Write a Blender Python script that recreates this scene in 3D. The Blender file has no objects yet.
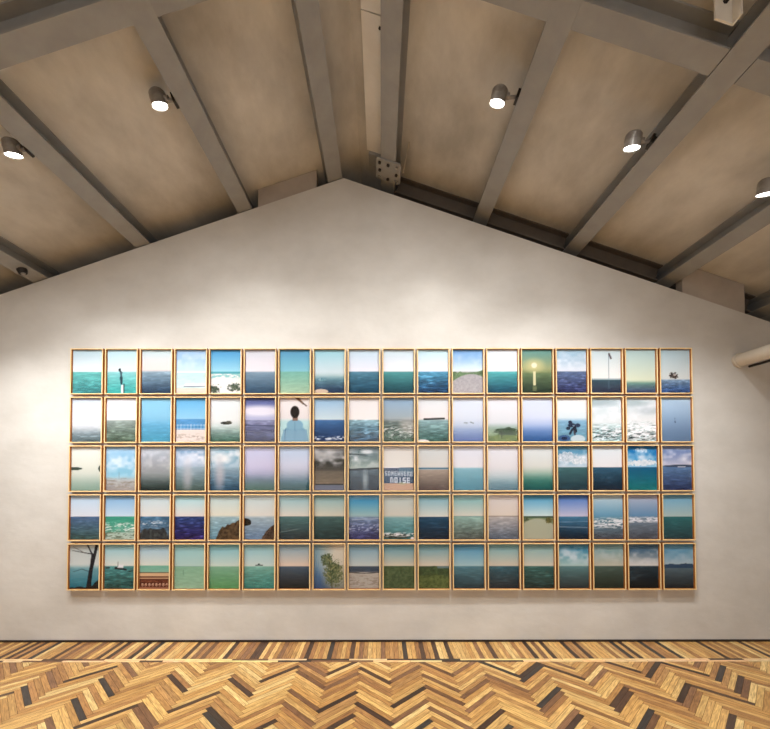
import bpy, bmesh, math, random
import numpy as np
from mathutils import Vector, Matrix

scene = bpy.context.scene
C = scene.collection
PI = math.pi

# ------------------------------------------------------------------ camera
FPX, CAM_D, CAM_H = 405.0, 3.81, 1.60
TILT = math.radians(1.3)
cam_data = bpy.data.cameras.new('camera')
cam_data.sensor_fit = 'HORIZONTAL'
cam_data.sensor_width = 36.0
cam_data.lens = FPX / 770.0 * 36.0
cam_data.shift_x = (385.0 - 381.0) / 770.0
cam_data.shift_y = ((470.0 - FPX * math.tan(TILT)) - 364.5) / 770.0
cam_data.clip_start = 0.05
cam = bpy.data.objects.new('camera', cam_data)
C.objects.link(cam)
cam.location = (0, -CAM_D, CAM_H)
cam.rotation_euler = (PI / 2 + TILT, math.radians(0.06), 0)
scene.camera = cam

# ------------------------------------------------------------------ world, light, exposure
world = bpy.data.worlds.new('world')
scene.world = world
world.use_nodes = True
world.node_tree.nodes['Background'].inputs['Color'].default_value = (0.80, 0.88, 1.0, 1)
world.node_tree.nodes['Background'].inputs['Strength'].default_value = 0.4
vs = scene.view_settings
vs.view_transform = 'Standard'
vs.look = 'None'
vs.gamma = 1.0
vs.use_curve_mapping = False
vs.exposure = 0.12
WALL_SPOT_W = 142.0
WALL_FILL_W = 84.0
REAR_FILL_W = 28.0
BOUNCE_FILL_W = 290.0
REAR_Y = -8.6
ROOM_X = 5.2

def area(name, loc, rot, sx, sy, power, col):
    d = bpy.data.lights.new(name, 'AREA')
    d.shape = 'RECTANGLE'; d.size = sx; d.size_y = sy
    d.energy = power; d.color = col
    o = bpy.data.objects.new(name, d); C.objects.link(o)
    o.location = loc; o.rotation_euler = rot
    return o
for wx in (-3.2, 0.0, 3.2):        # fill light added behind the camera, at the three made-up rear windows
    area('window_daylight', (wx, REAR_Y + 0.02, 1.75), (PI / 2, 0, 0), 1.9, 2.1, REAR_FILL_W, (1.0, 0.97, 0.93))

# ------------------------------------------------------------------ helpers
def srgb(c):
    c = np.asarray(c, float) / 255.0
    return np.where(c <= 0.04045, c / 12.92, ((c + 0.055) / 1.055) ** 2.4)
def rgba(r, g, b):
    v = srgb((r, g, b)); return (float(v[0]), float(v[1]), float(v[2]), 1)

def new_mat(name, rough=0.6, metal=0.0, base=None):
    m = bpy.data.materials.new(name); m.use_nodes = True
    nt = m.node_tree; p = nt.nodes['Principled BSDF']
    p.inputs['Roughness'].default_value = rough
    p.inputs['Metallic'].default_value = metal
    if base: p.inputs['Base Color'].default_value = base
    return m, nt, p
def N(nt, kind, **kw):
    n = nt.nodes.new(kind)
    for k, v in kw.items(): setattr(n, k, v)
    return n
def noise_mix(nt, p, c1, c2, scale, detail=4, stretch=(1, 1, 1), lo=0.35, hi=0.65, bump=0.0, bscale=None, coord='Object'):
    tc = N(nt, 'ShaderNodeTexCoord'); mp = N(nt, 'ShaderNodeMapping')
    mp.inputs['Scale'].default_value = stretch
    nt.links.new(tc.outputs[coord], mp.inputs['Vector'])
    no = N(nt, 'ShaderNodeTexNoise'); no.inputs['Scale'].default_value = scale
    no.inputs['Detail'].default_value = detail; no.inputs['Roughness'].default_value = 0.6
    nt.links.new(mp.outputs['Vector'], no.inputs['Vector'])
    r = N(nt, 'ShaderNodeValToRGB')
    r.color_ramp.elements[0].position = lo; r.color_ramp.elements[0].color = c1
    r.color_ramp.elements[1].position = hi; r.color_ramp.elements[1].color = c2
    nt.links.new(no.outputs['Fac'], r.inputs['Fac'])
    nt.links.new(r.outputs['Color'], p.inputs['Base Color'])
    if bump:
        n2 = N(nt, 'ShaderNodeTexNoise'); n2.inputs['Scale'].default_value = bscale or scale * 6
        n2.inputs['Detail'].default_value = 5
        nt.links.new(mp.outputs['Vector'], n2.inputs['Vector'])
        b = N(nt, 'ShaderNodeBump'); b.inputs['Strength'].default_value = bump; b.inputs['Distance'].default_value = 0.01
        nt.links.new(n2.outputs['Fac'], b.inputs['Height'])
        nt.links.new(b.outputs['Normal'], p.inputs['Normal'])
    return r

M = {}
m, nt, p = new_mat('wall_plaster', 0.85); M['wall'] = m
noise_mix(nt, p, rgba(198, 195, 190), rgba(216, 214, 210), 1.6, 6, (1, 1, 1.5), lo=0.3, hi=0.7, bump=0.25, bscale=9)
m, nt, p = new_mat('ceiling_plaster', 0.85); M['ceiling'] = m
noise_mix(nt, p, rgba(176, 174, 168), rgba(220, 218, 212), 1.6, 7, (1.2, 0.6, 1), bump=0.4, bscale=5)
m, nt, p = new_mat('side_plaster', 0.85); M['side'] = m
noise_mix(nt, p, rgba(180, 172, 162), rgba(196, 188, 178), 1.5)
m, nt, p = new_mat('grey_painted_steel', 0.5); M['steel'] = m
noise_mix(nt, p, rgba(148, 149, 149), rgba(158, 159, 158), 6, 4, bump=0.05, bscale=40)
m, nt, p = new_mat('brown_painted_steel', 0.6); M['end_steel'] = m  # end beams in a darker brown than the other steel
noise_mix(nt, p, rgba(92, 84, 76), rgba(102, 94, 86), 6, 4)
m, nt, p = new_mat('light_painted_board', 0.5); M['board'] = m
noise_mix(nt, p, rgba(228, 226, 220), rgba(238, 236, 230), 5, 4)
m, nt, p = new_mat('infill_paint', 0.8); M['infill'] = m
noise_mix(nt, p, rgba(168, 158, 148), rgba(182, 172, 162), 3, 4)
m, nt, p = new_mat('dark_steel', 0.45, 0.5, rgba(52, 48, 45)); M['dark'] = m
m, nt, p = new_mat('zinc_bolt', 0.35, 0.8, rgba(180, 176, 168)); M['zinc'] = m
m, nt, p = new_mat('lamp_metal', 0.4, 0.35); M['lamp'] = m
noise_mix(nt, p, rgba(140, 136, 132), rgba(166, 162, 156), 20, 2)
m, nt, p = new_mat('pipe_paint', 0.4); M['pipe'] = m
noise_mix(nt, p, rgba(214, 206, 192), rgba(226, 218, 204), 5, 3)
m, nt, p = new_mat('baseboard_paint', 0.6); M['base'] = m
noise_mix(nt, p, rgba(40, 30, 24), rgba(52, 40, 32), 8, 3)
m, nt, p = new_mat('window_frame_paint', 0.5, 0, rgba(90, 88, 84)); M['winframe'] = m
m, nt, p = new_mat('floor_joint', 0.9, 0, rgba(70, 50, 32)); M['joint'] = m

# lamp lens gives off light
m, nt, p = new_mat('lamp_lens', 0.3); M['lens'] = m
p.inputs['Emission Color'].default_value = (1.0, 0.97, 0.92, 1)
p.inputs['Emission Strength'].default_value = 14.0

# glazing: clear pane with a weak reflection
m = bpy.data.materials.new('clear_glazing'); m.use_nodes = True; nt = m.node_tree
nt.nodes.remove(nt.nodes['Principled BSDF'])
out = nt.nodes['Material Output']
tr = N(nt, 'ShaderNodeBsdfTransparent'); gl = N(nt, 'ShaderNodeBsdfGlossy'); gl.inputs['Roughness'].default_value = 0.03
lw = N(nt, 'ShaderNodeLayerWeight'); lw.inputs['Blend'].default_value = 0.5
pw = N(nt, 'ShaderNodeMath', operation='POWER'); pw.inputs[1].default_value = 4.0; nt.links.new(lw.outputs['Facing'], pw.inputs[0])
fr = N(nt, 'ShaderNodeMath', operation='MULTIPLY_ADD'); fr.inputs[1].default_value = 0.35; fr.inputs[2].default_value = 0.015; nt.links.new(pw.outputs[0], fr.inputs[0])
mx = N(nt, 'ShaderNodeMixShader')
nt.links.new(fr.outputs[0], mx.inputs[0]); nt.links.new(tr.outputs[0], mx.inputs[1]); nt.links.new(gl.outputs[0], mx.inputs[2])
nt.links.new(mx.outputs[0], out.inputs['Surface']); M['glass'] = m

# pale ash wood of the picture frames, grain stretched along the moulding
m, nt, p = new_mat('frame_wood', 0.45); M['frame'] = m
noise_mix(nt, p, rgba(226, 192, 134), rgba(242, 216, 166), 9, 5, (1, 1, 0.35), bump=0.03, bscale=60)
m, nt, p = new_mat('frame_side_wood', 0.5); M['frame_side'] = m  # amber side wood, deepened to carry the shade between the frames
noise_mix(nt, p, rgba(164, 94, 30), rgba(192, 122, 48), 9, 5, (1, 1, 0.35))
m, nt, p = new_mat('print_paper', 0.5); M['print'] = m
p.inputs['Specular IOR Level'].default_value = 0.15
at_ = N(nt, 'ShaderNodeAttribute'); at_.attribute_name = 'Col'
nt.links.new(at_.outputs['Color'], p.inputs['Base Color'])
# parquet planks
m, nt, p = new_mat('parquet_oak', 0.38); M['parquet'] = m
at_ = N(nt, 'ShaderNodeAttribute'); at_.attribute_name = 'Col'
uv = N(nt, 'ShaderNodeUVMap'); uv.uv_map = 'UVMap'
mp = N(nt, 'ShaderNodeMapping'); mp.inputs['Scale'].default_value = (2.5, 28, 1)
nt.links.new(uv.outputs['UV'], mp.inputs['Vector'])
no = N(nt, 'ShaderNodeTexNoise'); no.inputs['Scale'].default_value = 4.0; no.inputs['Detail'].default_value = 6
no.inputs['Distortion'].default_value = 0.6
nt.links.new(mp.outputs['Vector'], no.inputs['Vector'])
rp = N(nt, 'ShaderNodeValToRGB')
rp.color_ramp.elements[0].position = 0.32; rp.color_ramp.elements[0].color = (0.46, 0.40, 0.36, 1)
rp.color_ramp.elements[1].position = 0.66; rp.color_ramp.elements[1].color = (1.12, 1.10, 1.06, 1)
nt.links.new(no.outputs['Fac'], rp.inputs['Fac'])
mu = N(nt, 'ShaderNodeMix'); mu.data_type = 'RGBA'; mu.blend_type = 'MULTIPLY'
mu.inputs['Factor'].default_value = 0.85
nt.links.new(at_.outputs['Color'], mu.inputs['A']); nt.links.new(rp.outputs['Color'], mu.inputs['B'])
nt.links.new(mu.outputs['Result'], p.inputs['Base Color'])
b = N(nt, 'ShaderNodeBump'); b.inputs['Strength'].default_value = 0.08; b.inputs['Distance'].default_value = 0.002
nt.links.new(no.outputs['Fac'], b.inputs['Height']); nt.links.new(b.outputs['Normal'], p.inputs['Normal'])

def obj(name, bm, mat, parent=None, smooth=False):
    me = bpy.data.meshes.new(name)
    bmesh.ops.recalc_face_normals(bm, faces=bm.faces[:])
    bm.to_mesh(me); bm.free()
    if smooth:
        for f in me.polygons: f.use_smooth = True
    me.materials.append(mat)
    o = bpy.data.objects.new(name, me); C.objects.link(o)
    if parent is not None: o.parent = parent
    return o
def tag(o, label, cat, group=None, kind=None):
    o['label'] = label; o['category'] = cat
    if group: o['group'] = group
    if kind: o['kind'] = kind
    return o
def struct(name, bm, mat):
    o = obj(name, bm, mat); o['kind'] = 'structure'; return o
def empty(name, loc):
    o = bpy.data.objects.new(name, None); o.empty_display_size = 0.1
    C.objects.link(o); o.location = loc; return o
def box(bm, x0, x1, y0, y1, z0, z1, mtx=None):
    vs_ = [Vector((x, y, z)) for z in (z0, z1) for y in (y0, y1) for x in (x0, x1)]
    if mtx is not None: vs_ = [mtx @ v for v in vs_]
    v = [bm.verts.new(q) for q in vs_]
    for f in ((0, 2, 3, 1), (4, 5, 7, 6), (0, 1, 5, 4), (2, 6, 7, 3), (0, 4, 6, 2), (1, 3, 7, 5)):
        bm.faces.new([v[i] for i in f])
def prism_y(bm, pts, y0, y1):
    a = [bm.verts.new((x, y0, z)) for x, z in pts]; b_ = [bm.verts.new((x, y1, z)) for x, z in pts]
    n = len(pts)
    bm.faces.new(a); bm.faces.new(b_[::-1])
    for i in range(n): bm.faces.new((a[i], b_[i], b_[(i + 1) % n], a[(i + 1) % n]))
def cyl(bm, p0, p1, r0, r1=None, seg=24, caps=True):
    p0 = Vector(p0); p1 = Vector(p1); r1 = r0 if r1 is None else r1
    d = (p1 - p0).normalized(); q = d.to_track_quat('Z', 'Y')
    A = [bm.verts.new(p0 + q @ Vector((r0 * math.cos(t), r0 * math.sin(t), 0))) for t in [2 * PI * i / seg for i in range(seg)]]
    B = [bm.verts.new(p1 + q @ Vector((r1 * math.cos(t), r1 * math.sin(t), 0))) for t in [2 * PI * i / seg for i in range(seg)]]
    for i in range(seg): bm.faces.new((A[i], A[(i + 1) % seg], B[(i + 1) % seg], B[i]))
    if caps: bm.faces.new(A[::-1]); bm.faces.new(B)

# ------------------------------------------------------------------ roof geometry
SL = 0.344                                  # roof slope
AX, AZ = -0.354, 4.391                      # apex of the picture wall
RX, RZ = -0.20, 4.453                       # ridge line at the level of the beam undersides
BEAM_H = 0.165
cosr = 1 / math.hypot(1, SL); ang = math.atan(SL)
def wall_top(x): return AZ - SL * abs(x - AX)
def flange_z(x): return RZ - SL * abs(x - RX)
CEIL = BEAM_H / cosr
def ceil_z(x): return flange_z(x) + CEIL

# picture wall: gabled slab, its top edge lower than the roof
bm = bmesh.new()
prism_y(bm, [(-ROOM_X, 0), (ROOM_X, 0), (ROOM_X, wall_top(ROOM_X)), (AX, AZ), (-ROOM_X, wall_top(-ROOM_X))], 0, 0.10)
struct('wall_back', bm, M['wall'])
# end wall of the building behind the picture wall
bm = bmesh.new()
prism_y(bm, [(-ROOM_X, 0), (ROOM_X, 0), (ROOM_X, ceil_z(ROOM_X)), (RX, ceil_z(RX)), (-ROOM_X, ceil_z(-ROOM_X))], 0.45, 0.55)
struct('wall_end', bm, M['side'])
for nm, s in (('wall_left', -1), ('wall_right', 1)):
    bm = bmesh.new(); x0, x1 = sorted((s * ROOM_X, s * (ROOM_X + 0.12)))
    box(bm, x0, x1, REAR_Y - 0.3, 0.55, -0.05, ceil_z(ROOM_X * s) + 0.02)
    struct(nm, bm, M['side'])
# rear wall with three openings, added for fill light
bm = bmesh.new()
xs = [-ROOM_X, -4.2, -2.2, -1.0, 1.0, 2.2, 4.2, ROOM_X]
for i in range(7):
    xa, xb = xs[i], xs[i + 1]
    if i % 2 == 0: box(bm, xa, xb, REAR_Y - 0.25, REAR_Y, 0, 2.2 + 0.6)
    else:
        box(bm, xa, xb, REAR_Y - 0.25, REAR_Y, 0, 0.65); box(bm, xa, xb, REAR_Y - 0.25, REAR_Y, 2.85 - 0.05, 2.8001)
prism_y(bm, [(-ROOM_X, 2.8), (ROOM_X, 2.8), (RX, ceil_z(RX))], REAR_Y - 0.25, REAR_Y)
struct('wall_front', bm, M['side'])
for i, wx in enumerate((-3.2, 0.0, 3.2)):  # made-up windows that seat the added fill lights
    bm = bmesh.new()
    for a_, b_ in ((-1.0, -0.94), (-0.03, 0.03), (0.94, 1.0)): box(bm, wx + a_, wx + b_, REAR_Y - 0.18, REAR_Y - 0.12, 0.65, 2.8)
    for a_, b_ in ((0.65, 0.71), (2.74, 2.8)): box(bm, wx - 0.94, wx + 0.94, REAR_Y - 0.17, REAR_Y - 0.13, a_, b_)
    w = struct('window_%d' % (i + 1), bm, M['winframe'])
    bm = bmesh.new(); box(bm, wx - 0.94, wx + 0.94, REAR_Y - 0.152, REAR_Y - 0.148, 0.71, 2.74)
    obj('window_pane', bm, M['glass'], w)
# ceiling: two sloping plastered slabs
bm = bmesh.new()
zl, zr, zt = ceil_z(-ROOM_X - 0.12), ceil_z(ROOM_X + 0.12), ceil_z(RX)
prism_y(bm, [(-ROOM_X - 0.12, zl), (RX, zt), (ROOM_X + 0.12, zr), (ROOM_X + 0.12, zr + 0.2), (RX, zt + 0.2), (-ROOM_X - 0.12, zl + 0.2)], REAR_Y - 0.3, 0.55)
struct('ceiling', bm, M['ceiling'])
bm = bmesh.new(); box(bm, -ROOM_X, ROOM_X, -0.006, 0, 0, 0.020)
struct('baseboard_back', bm, M['base'])  # thin dark brown strip along the foot of the wall

# ------------------------------------------------------------------ parquet floor
WPX = 405.0
def px_floor(x, y):      # pixel of the photograph -> floor point, used once to find which planks are the dark ones
    th = TILT; px0, py0 = 381.0, 470 - FPX * math.tan(th)
    dx, dy, dz = (x - px0) / FPX, 1.0, -(y - py0) / FPX
    Y = dy * math.cos(th) - dz * math.sin(th); Z = dy * math.sin(th) + dz * math.cos(th)
    t = -CAM_H / Z
    return dx * t, -CAM_D + Y * t
rnd = random.Random(7)
LIGHT = [(212, 170, 104), (220, 182, 116), (200, 156, 92), (228, 196, 132), (192, 146, 84), (216, 176, 108), (180, 134, 78), (206, 164, 100)]
MID = [(172, 126, 76), (158, 114, 70), (184, 140, 86)]
BROWN = [(128, 92, 64), (118, 84, 58), (138, 100, 70)]
DARK = [(74, 54, 42), (64, 48, 38), (86, 62, 46), (62, 56, 52)]
def pick(kind=None):
    if kind == 'D': c = rnd.choice(DARK)
    elif kind == 'B': c = rnd.choice(BROWN)
    else:
        r = rnd.random(); c = rnd.choice(LIGHT if r < 0.72 else MID)
    k = rnd.uniform(0.94, 1.05)
    return tuple(min(255, v * k) for v in c)
marks = []
def add_marks(ox, s):
    for tok in s.split():
        a, b_ = tok[:-1].split(','); k = tok[-1]
        marks.append((px_floor(ox + float(a) / 5.923, 630 + float(b_) / 5.923), 'D' if k == 'D' else 'B'))
add_marks(0, '505,268D 165,370D 640,325D 480,450D 305,260B 615,515D 280,550B 505,205B 30,380D 75,220B')
add_marks(130, '15,235B 290,305D 400,415D 660,355D 90,500B 60,470B 500,540D 490,505D')
add_marks(260, '145,240D 340,240B 320,310B 495,215D 500,290B 690,275D 500,395D 275,430B 250,510D 290,540B 690,500D 520,535D 80,545D')
add_marks(380, '180,235B 380,240B 505,210B 50,315D 410,330B 200,380D 600,335B 700,225D 730,300B 640,400B 430,410B 220,450B 690,500D 60,550D 280,530D 430,540B')
add_marks(510, '150,255D 60,275D 370,230B 400,285D 550,245B 275,375D 100,360B 670,365D 705,370D 370,480B 430,520D 690,225D 205,480B')
add_marks(640, '335,215B 400,275D 500,230D 605,285D 640,315B 275,330D 60,265D 230,430B 620,425D 540,500D 70,505D 105,520B 300,340B')

quads = []        # (polygon, origin, axis, colour)
L, W = 0.35, 0.35 / 9
r2 = math.sqrt(0.5)
def rot(x, y): return ((x - y) * r2 + HX, (x + y) * r2 + HY)
HX, HY = -0.162 - L * r2, -0.396
def clip(poly, axis, val, sign):
    out_ = []
    for i in range(len(poly)):
        a, b_ = poly[i], poly[(i + 1) % len(poly)]
        da, db = sign * (a[axis] - val), sign * (b_[axis] - val)
        if da <= 0: out_.append(a)
        if (da < 0 < db) or (db < 0 < da):
            t = da / (da - db); out_.append((a[0] + (b_[0] - a[0]) * t, a[1] + (b_[1] - a[1]) * t))
    return out_
YB = -0.396
G = 0.0009
for k in range(-190, 30):
    for mm in range(-14, 15):
        ox, oy = k * W + mm * L, k * W - mm * L
        for (x0, y0, x1, y1, hz) in ((ox, oy, ox + L, oy + W, True), (ox - W, oy, ox, oy + L, False)):
            cx, cy = rot((x0 + x1) / 2, (y0 + y1) / 2)
            if abs(cx) > ROOM_X + 0.2 or cy > YB + 0.25 or cy < REAR_Y - 0.2: continue
            kind = None
            for (mxy, kk) in marks:
                dx, dy = mxy[0] - HX, mxy[1] - HY
                ux, uy = (dx + dy) * r2, (dy - dx) * r2
                if x0 <= ux <= x1 and y0 <= uy <= y1: kind = kk
            if kind is None and cy < -1.35 and rnd.random() < 0.11: kind = rnd.choice('DB')
            poly = [rot(x0 + G, y0 + G), rot(x1 - G, y0 + G), rot(x1 - G, y1 - G), rot(x0 + G, y1 - G)]
            for ax_, v_, s_ in ((1, YB, 1), (0, ROOM_X, 1), (0, -ROOM_X, -1), (1, REAR_Y, -1)):
                poly = clip(poly, ax_, v_, s_)
                if len(poly) < 3: break
            if len(poly) < 3: continue
            quads.append((poly, (cx, cy), (r2, r2) if hz else (-r2, r2), pick(kind)))
# border strips laid square to the wall
bd = [(15, 'D'), (25, 'D'), (34, 'D'), (46, 'D'), (67, 'D'), (78, 'B'), (95, 'B'), (111, 'D'), (122, 'D'), (142.7, 'D'), (155.3, 'D'), (169.7, 'B'),
      (191.6, 'D'), (200, 'B'), (211, 'B'), (231, 'D'), (248, 'B'), (256, 'D'), (264, 'D'), (282, 'B'), (309, 'D'), (329.6, 'D'), (354, 'D'), (362, 'B'),
      (382.5, 'B'), (402.8, 'D'), (423, 'D'), (435, 'D'), (449, 'D'), (477, 'B'), (490.6, 'D'), (528.6, 'D'), (539.5, 'B'), (547, 'D'), (568, 'D'),
      (579, 'D'), (618, 'D'), (626.5, 'D'), (651, 'D'), (665, 'D'), (709, 'D'), (751.5, 'D')]
bX = [(px_floor(x, 649)[0], k) for x, k in bd]
x = -ROOM_X; rows = []
while x < ROOM_X - 0.01:
    w = 0.0385; rows.append((x, min(x + w, ROOM_X))); x += w
for xa, xb in rows:
    kind = None
    for q, kk in bX:
        if xa <= q < xb: kind = kk
    if kind is None and abs(xa) > 3.6 and rnd.random() < 0.25: kind = 'D'
    quads.append(([(xa + G, -0.338), (xb - G, -0.338), (xb - G, -0.001), (xa + G, -0.001)], ((xa + xb) / 2, -0.16), (0, 1), pick(kind)))
for (ya, yb, sd) in ((-0.366, -0.339, 3), (-0.395, -0.367, 5)):
    r3 = random.Random(sd); x = -ROOM_X
    while x < ROOM_X - 0.01:
        w = r3.uniform(0.16, 0.36); xb = min(x + w, ROOM_X); q = r3.random()
        kind = 'D' if q < 0.18 else ('B' if q < 0.30 else None)
        c = pick(kind) if kind else tuple(v * r3.uniform(0.96, 1.06) for v in (240, 210, 152))
        quads.append(([(x + G, ya), (xb - G, ya), (xb - G, yb), (x + G, yb)], ((x + xb) / 2, (ya + yb) / 2), (1, 0), c)); x = xb
verts, faces, cols, uvs = [], [], [], []
for poly, c0, axv, col in quads:
    base = len(verts); cl = srgb(col); u0, v0 = rnd.uniform(0, 50), rnd.uniform(0, 50)
    for (px_, py_) in poly:
        verts.append((px_, py_, 0.0)); dx, dy = px_ - c0[0], py_ - c0[1]
        uvs.append((dx * axv[0] + dy * axv[1] + u0, -dx * axv[1] + dy * axv[0] + v0))
        cols.append((cl[0], cl[1], cl[2], 1))
    faces.append(tuple(range(base, base + len(poly))))
nf = len(faces); base = len(verts)
for z_ in (-0.0015, -0.08):
    for (px_, py_) in ((-ROOM_X, REAR_Y), (ROOM_X, REAR_Y), (ROOM_X, 0.5), (-ROOM_X, 0.5)):
        verts.append((px_, py_, z_)); uvs.append((0, 0)); cols.append((0.08, 0.05, 0.03, 1))
q = base
faces += [(q, q + 1, q + 2, q + 3), (q + 7, q + 6, q + 5, q + 4), (q, q + 4, q + 5, q + 1), (q + 1, q + 5, q + 6, q + 2), (q + 2, q + 6, q + 7, q + 3), (q + 3, q + 7, q + 4, q)]
me = bpy.data.meshes.new('floor'); me.from_pydata(verts, [], faces)
ca = me.color_attributes.new('Col', 'FLOAT_COLOR', 'POINT'); ca.data.foreach_set('color', np.array(cols, 'f').ravel())
ul = me.uv_layers.new(name='UVMap')
li = np.zeros(len(me.loops), 'i'); me.loops.foreach_get('vertex_index', li)
ul.data.foreach_set('uv', np.array(uvs, 'f')[li].ravel())
me.materials.append(M['parquet']); me.materials.append(M['joint'])
for i in range(nf, len(faces)): me.polygons[i].material_index = 1
fl = bpy.data.objects.new('floor', me); C.objects.link(fl); fl['kind'] = 'structure'

# ------------------------------------------------------------------ steel roof beams
def slope_mtx(x, side, z=None):
    """frame on the beam-underside plane: local x runs along the slope, local z is the roof normal"""
    r = Matrix.Rotation(ang if side > 0 else -ang, 4, 'Y')
    return Matrix.Translation((x, 0, flange_z(x) if z is None else z)) @ r
FW, FT, WT = 0.139, 0.012, 0.012
def purlin(xl, xr, side, label, y1=0.40):
    xc = (xl + xr) / 2; mt = slope_mtx(xc, side); h = BEAM_H
    t = empty('steel_purlin', (xc, -1.0, flange_z(xc))); tag(t, label, 'beam', 'steel purlins under the sloping ceiling')
    inv = Matrix.Translation((-xc, 1.0, -flange_z(xc)))
    mt = inv @ mt
    y0 = REAR_Y
    bm = bmesh.new(); box(bm, -FW / 2, FW / 2, y0, y1, 0, FT, mt); obj('lower_flange', bm, M['steel'], t)
    bm = bmesh.new(); box(bm, -WT / 2, WT / 2, y0, y1, FT, h - FT, mt); obj('web', bm, M['steel'], t)
    bm = bmesh.new(); box(bm, -FW / 2, FW / 2, y0, y1, h - FT, h - 0.001, mt); obj('upper_flange', bm, M['steel'], t)
    return t
PUR = [(-4.24, -4.11, -1, 'grey steel purlin by the left side wall, outside the view'),
       (-3.30, -3.17, -1, 'short-looking grey steel purlin meeting the wall at far left edge'),
       (-2.330, -2.203, -1, 'grey steel purlin holding the leftmost ceiling spotlight'),
       (-1.360, -1.231, -1, 'grey steel purlin holding the second spotlight from the left'),
       (-0.500, -0.370, -1, 'grey steel purlin without lamp, ending left of the wall apex'),
       (0.000, 0.132, 1, 'grey steel purlin beside the white ridge panel, bolted plate at its end'),
       (0.915, 1.046, 1, 'grey steel purlin holding the middle spotlight, right of the ridge'),
       (1.802, 1.942, 1, 'grey steel purlin holding the fourth spotlight from the left'),
       (2.716, 2.858, 1, 'grey steel purlin holding the rightmost spotlight'),
       (3.616, 3.750, 1, 'dark grey steel purlin meeting the wall at far right edge'),
       (4.52, 4.65, 1, 'grey steel purlin by the right side wall, outside the view')]
for xl, xr, s, lab in PUR[1:-1]: purlin(xl, xr, s, lab)

def cross_beam(xl, xr, y0, y1, mat, label):
    side = 1 if xl > RX else -1
    xm, yc, h = (xl + xr) / 2, (y0 + y1) / 2, BEAM_H
    hw = (xr - xl) / 2 / cosr - 0.001
    t = empty('steel_cross_beam', (xm, yc, flange_z(xm))); tag(t, label, 'beam')
    mt = Matrix.Translation(-Vector(t.location)) @ slope_mtx(xm, side)
    bm = bmesh.new(); box(bm, -hw, hw, y0, y1, 0.0012, FT, mt); obj('lower_flange', bm, mat, t)
    bm = bmesh.new(); box(bm, -hw, hw, yc - WT / 2, yc + WT / 2, FT, h - FT, mt); obj('web', bm, mat, t)
    bm = bmesh.new(); box(bm, -hw, hw, y0, y1, h - FT, h - 0.001, mt); obj('upper_flange', bm, mat, t)
for xl, xr, lab in ((-2.203, -1.360, 'grey steel cross beam in the top left corner, longest visible piece'),
                    (-1.231, -0.500, 'sliver of grey steel cross beam at the top edge, above the second lamp from left'),
                    (0.132, 0.915, 'end of grey steel cross beam at the top edge, above the middle lamp'),
                    (1.046, 1.802, 'long grey steel cross beam between the two purlins at top right'),
                    (1.942, 2.716, 'stub of grey steel cross beam cut by the right edge near the top')):
    cross_beam(xl, xr, -1.770, -1.631, M['steel'], lab)
for xl, xr, lab in ((0.132, 0.915, 'brown end beam above the wall edge, nearest the bolted plate'),
                    (1.046, 1.802, 'brown end beam above the wall edge, under the middle of the right slope'),
                    (1.942, 2.716, 'brown end beam above the wall edge, just left of the right infill block'),
                    (2.858, 3.616, 'brown end beam mostly hidden behind the right infill block')):
    cross_beam(xl, xr, 0.115, 0.25, M['end_steel'], lab)

# pale ridge panel beside the central purlin
t = empty('ridge_panel', (-0.05, -1.0, flange_z(-0.05))); tag(t, 'pale board with a seam along the ridge, left of the central purlin', 'panel')
inv = Matrix.Translation((0.05, 1.0, -flange_z(-0.05)))
mt = inv @ slope_mtx(-0.045, 1)
for a, b_ in ((-1.60, -1.276), (-1.268, -0.13)):
    bm = bmesh.new(); box(bm, -0.130, 0.108, a, b_, 0.128, 0.146, mt); obj('panel_board', bm, M['board'], t)
bm = bmesh.new(); box(bm, -0.105, 0.06, -0.128, -0.118, 0.10, 0.150, mt); box(bm, -0.105, 0.06, -0.118, 0.02, 0.10, 0.115, mt)
obj('end_plate', bm, M['steel'], t)
for sx, sy in ((0.0, -1.20), (-0.02, -0.09)):
    bm = bmesh.new(); p0 = mt @ Vector((sx, sy, 0.128 if sy < -1 else 0.100)); p1 = mt @ Vector((sx, sy, 0.120 if sy < -1 else 0.088))
    cyl(bm, p0, p1, 0.009, seg=10); obj('screw', bm, M['dark'], t)

# bolted splice plate at the end of the central purlin
cxp = 0.074
t = empty('splice_plate', (cxp, -0.13, flange_z(cxp))); tag(t, 'round-cornered steel plate with eight bolts above the wall, near the apex', 'plate')
inv = Matrix.Translation((-cxp, 0.13, -flange_z(cxp))); mt = inv @ slope_mtx(cxp, 1)
bm = bmesh.new(); hx, y0, y1, r = 0.118, -0.27, -0.015, 0.03
pts = []
for (ccx, ccy, a0) in ((hx - r, y1 - r, 0), (-hx + r, y1 - r, 90), (-hx + r, y0 + r, 180), (hx - r, y0 + r, 270)):
    for i in range(5):
        a = math.radians(a0 + 22.5 * i); pts.append((ccx + r * math.cos(a), ccy + r * math.sin(a)))
A = [bm.verts.new(mt @ Vector((x_, y_, -0.016))) for x_, y_ in pts]; B = [bm.verts.new(mt @ Vector((x_, y_, -0.001))) for x_, y_ in pts]
bm.faces.new(A); bm.faces.new(B[::-1])
for i in range(len(pts)): bm.faces.new((A[i], B[i], B[(i + 1) % len(pts)], A[(i + 1) % len(pts)]))
obj('plate', bm, M['steel'], t)
for i, (bx_, by_) in enumerate(((-0.08, -0.23), (0, -0.23), (0.08, -0.23), (-0.08, -0.14), (0.08, -0.14), (-0.08, -0.055), (0, -0.055), (0.08, -0.055))):
    bm = bmesh.new(); cyl(bm, mt @ Vector((bx_, by_, -0.016)), mt @ Vector((bx_, by_, -0.030)), 0.014, seg=6)
    o = obj('bolt', bm, M['zinc'] if i in (2, 5, 7) else M['dark'], t)
    if i in (2, 5, 7): o['label'] = 'bright zinc bolt head'
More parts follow.
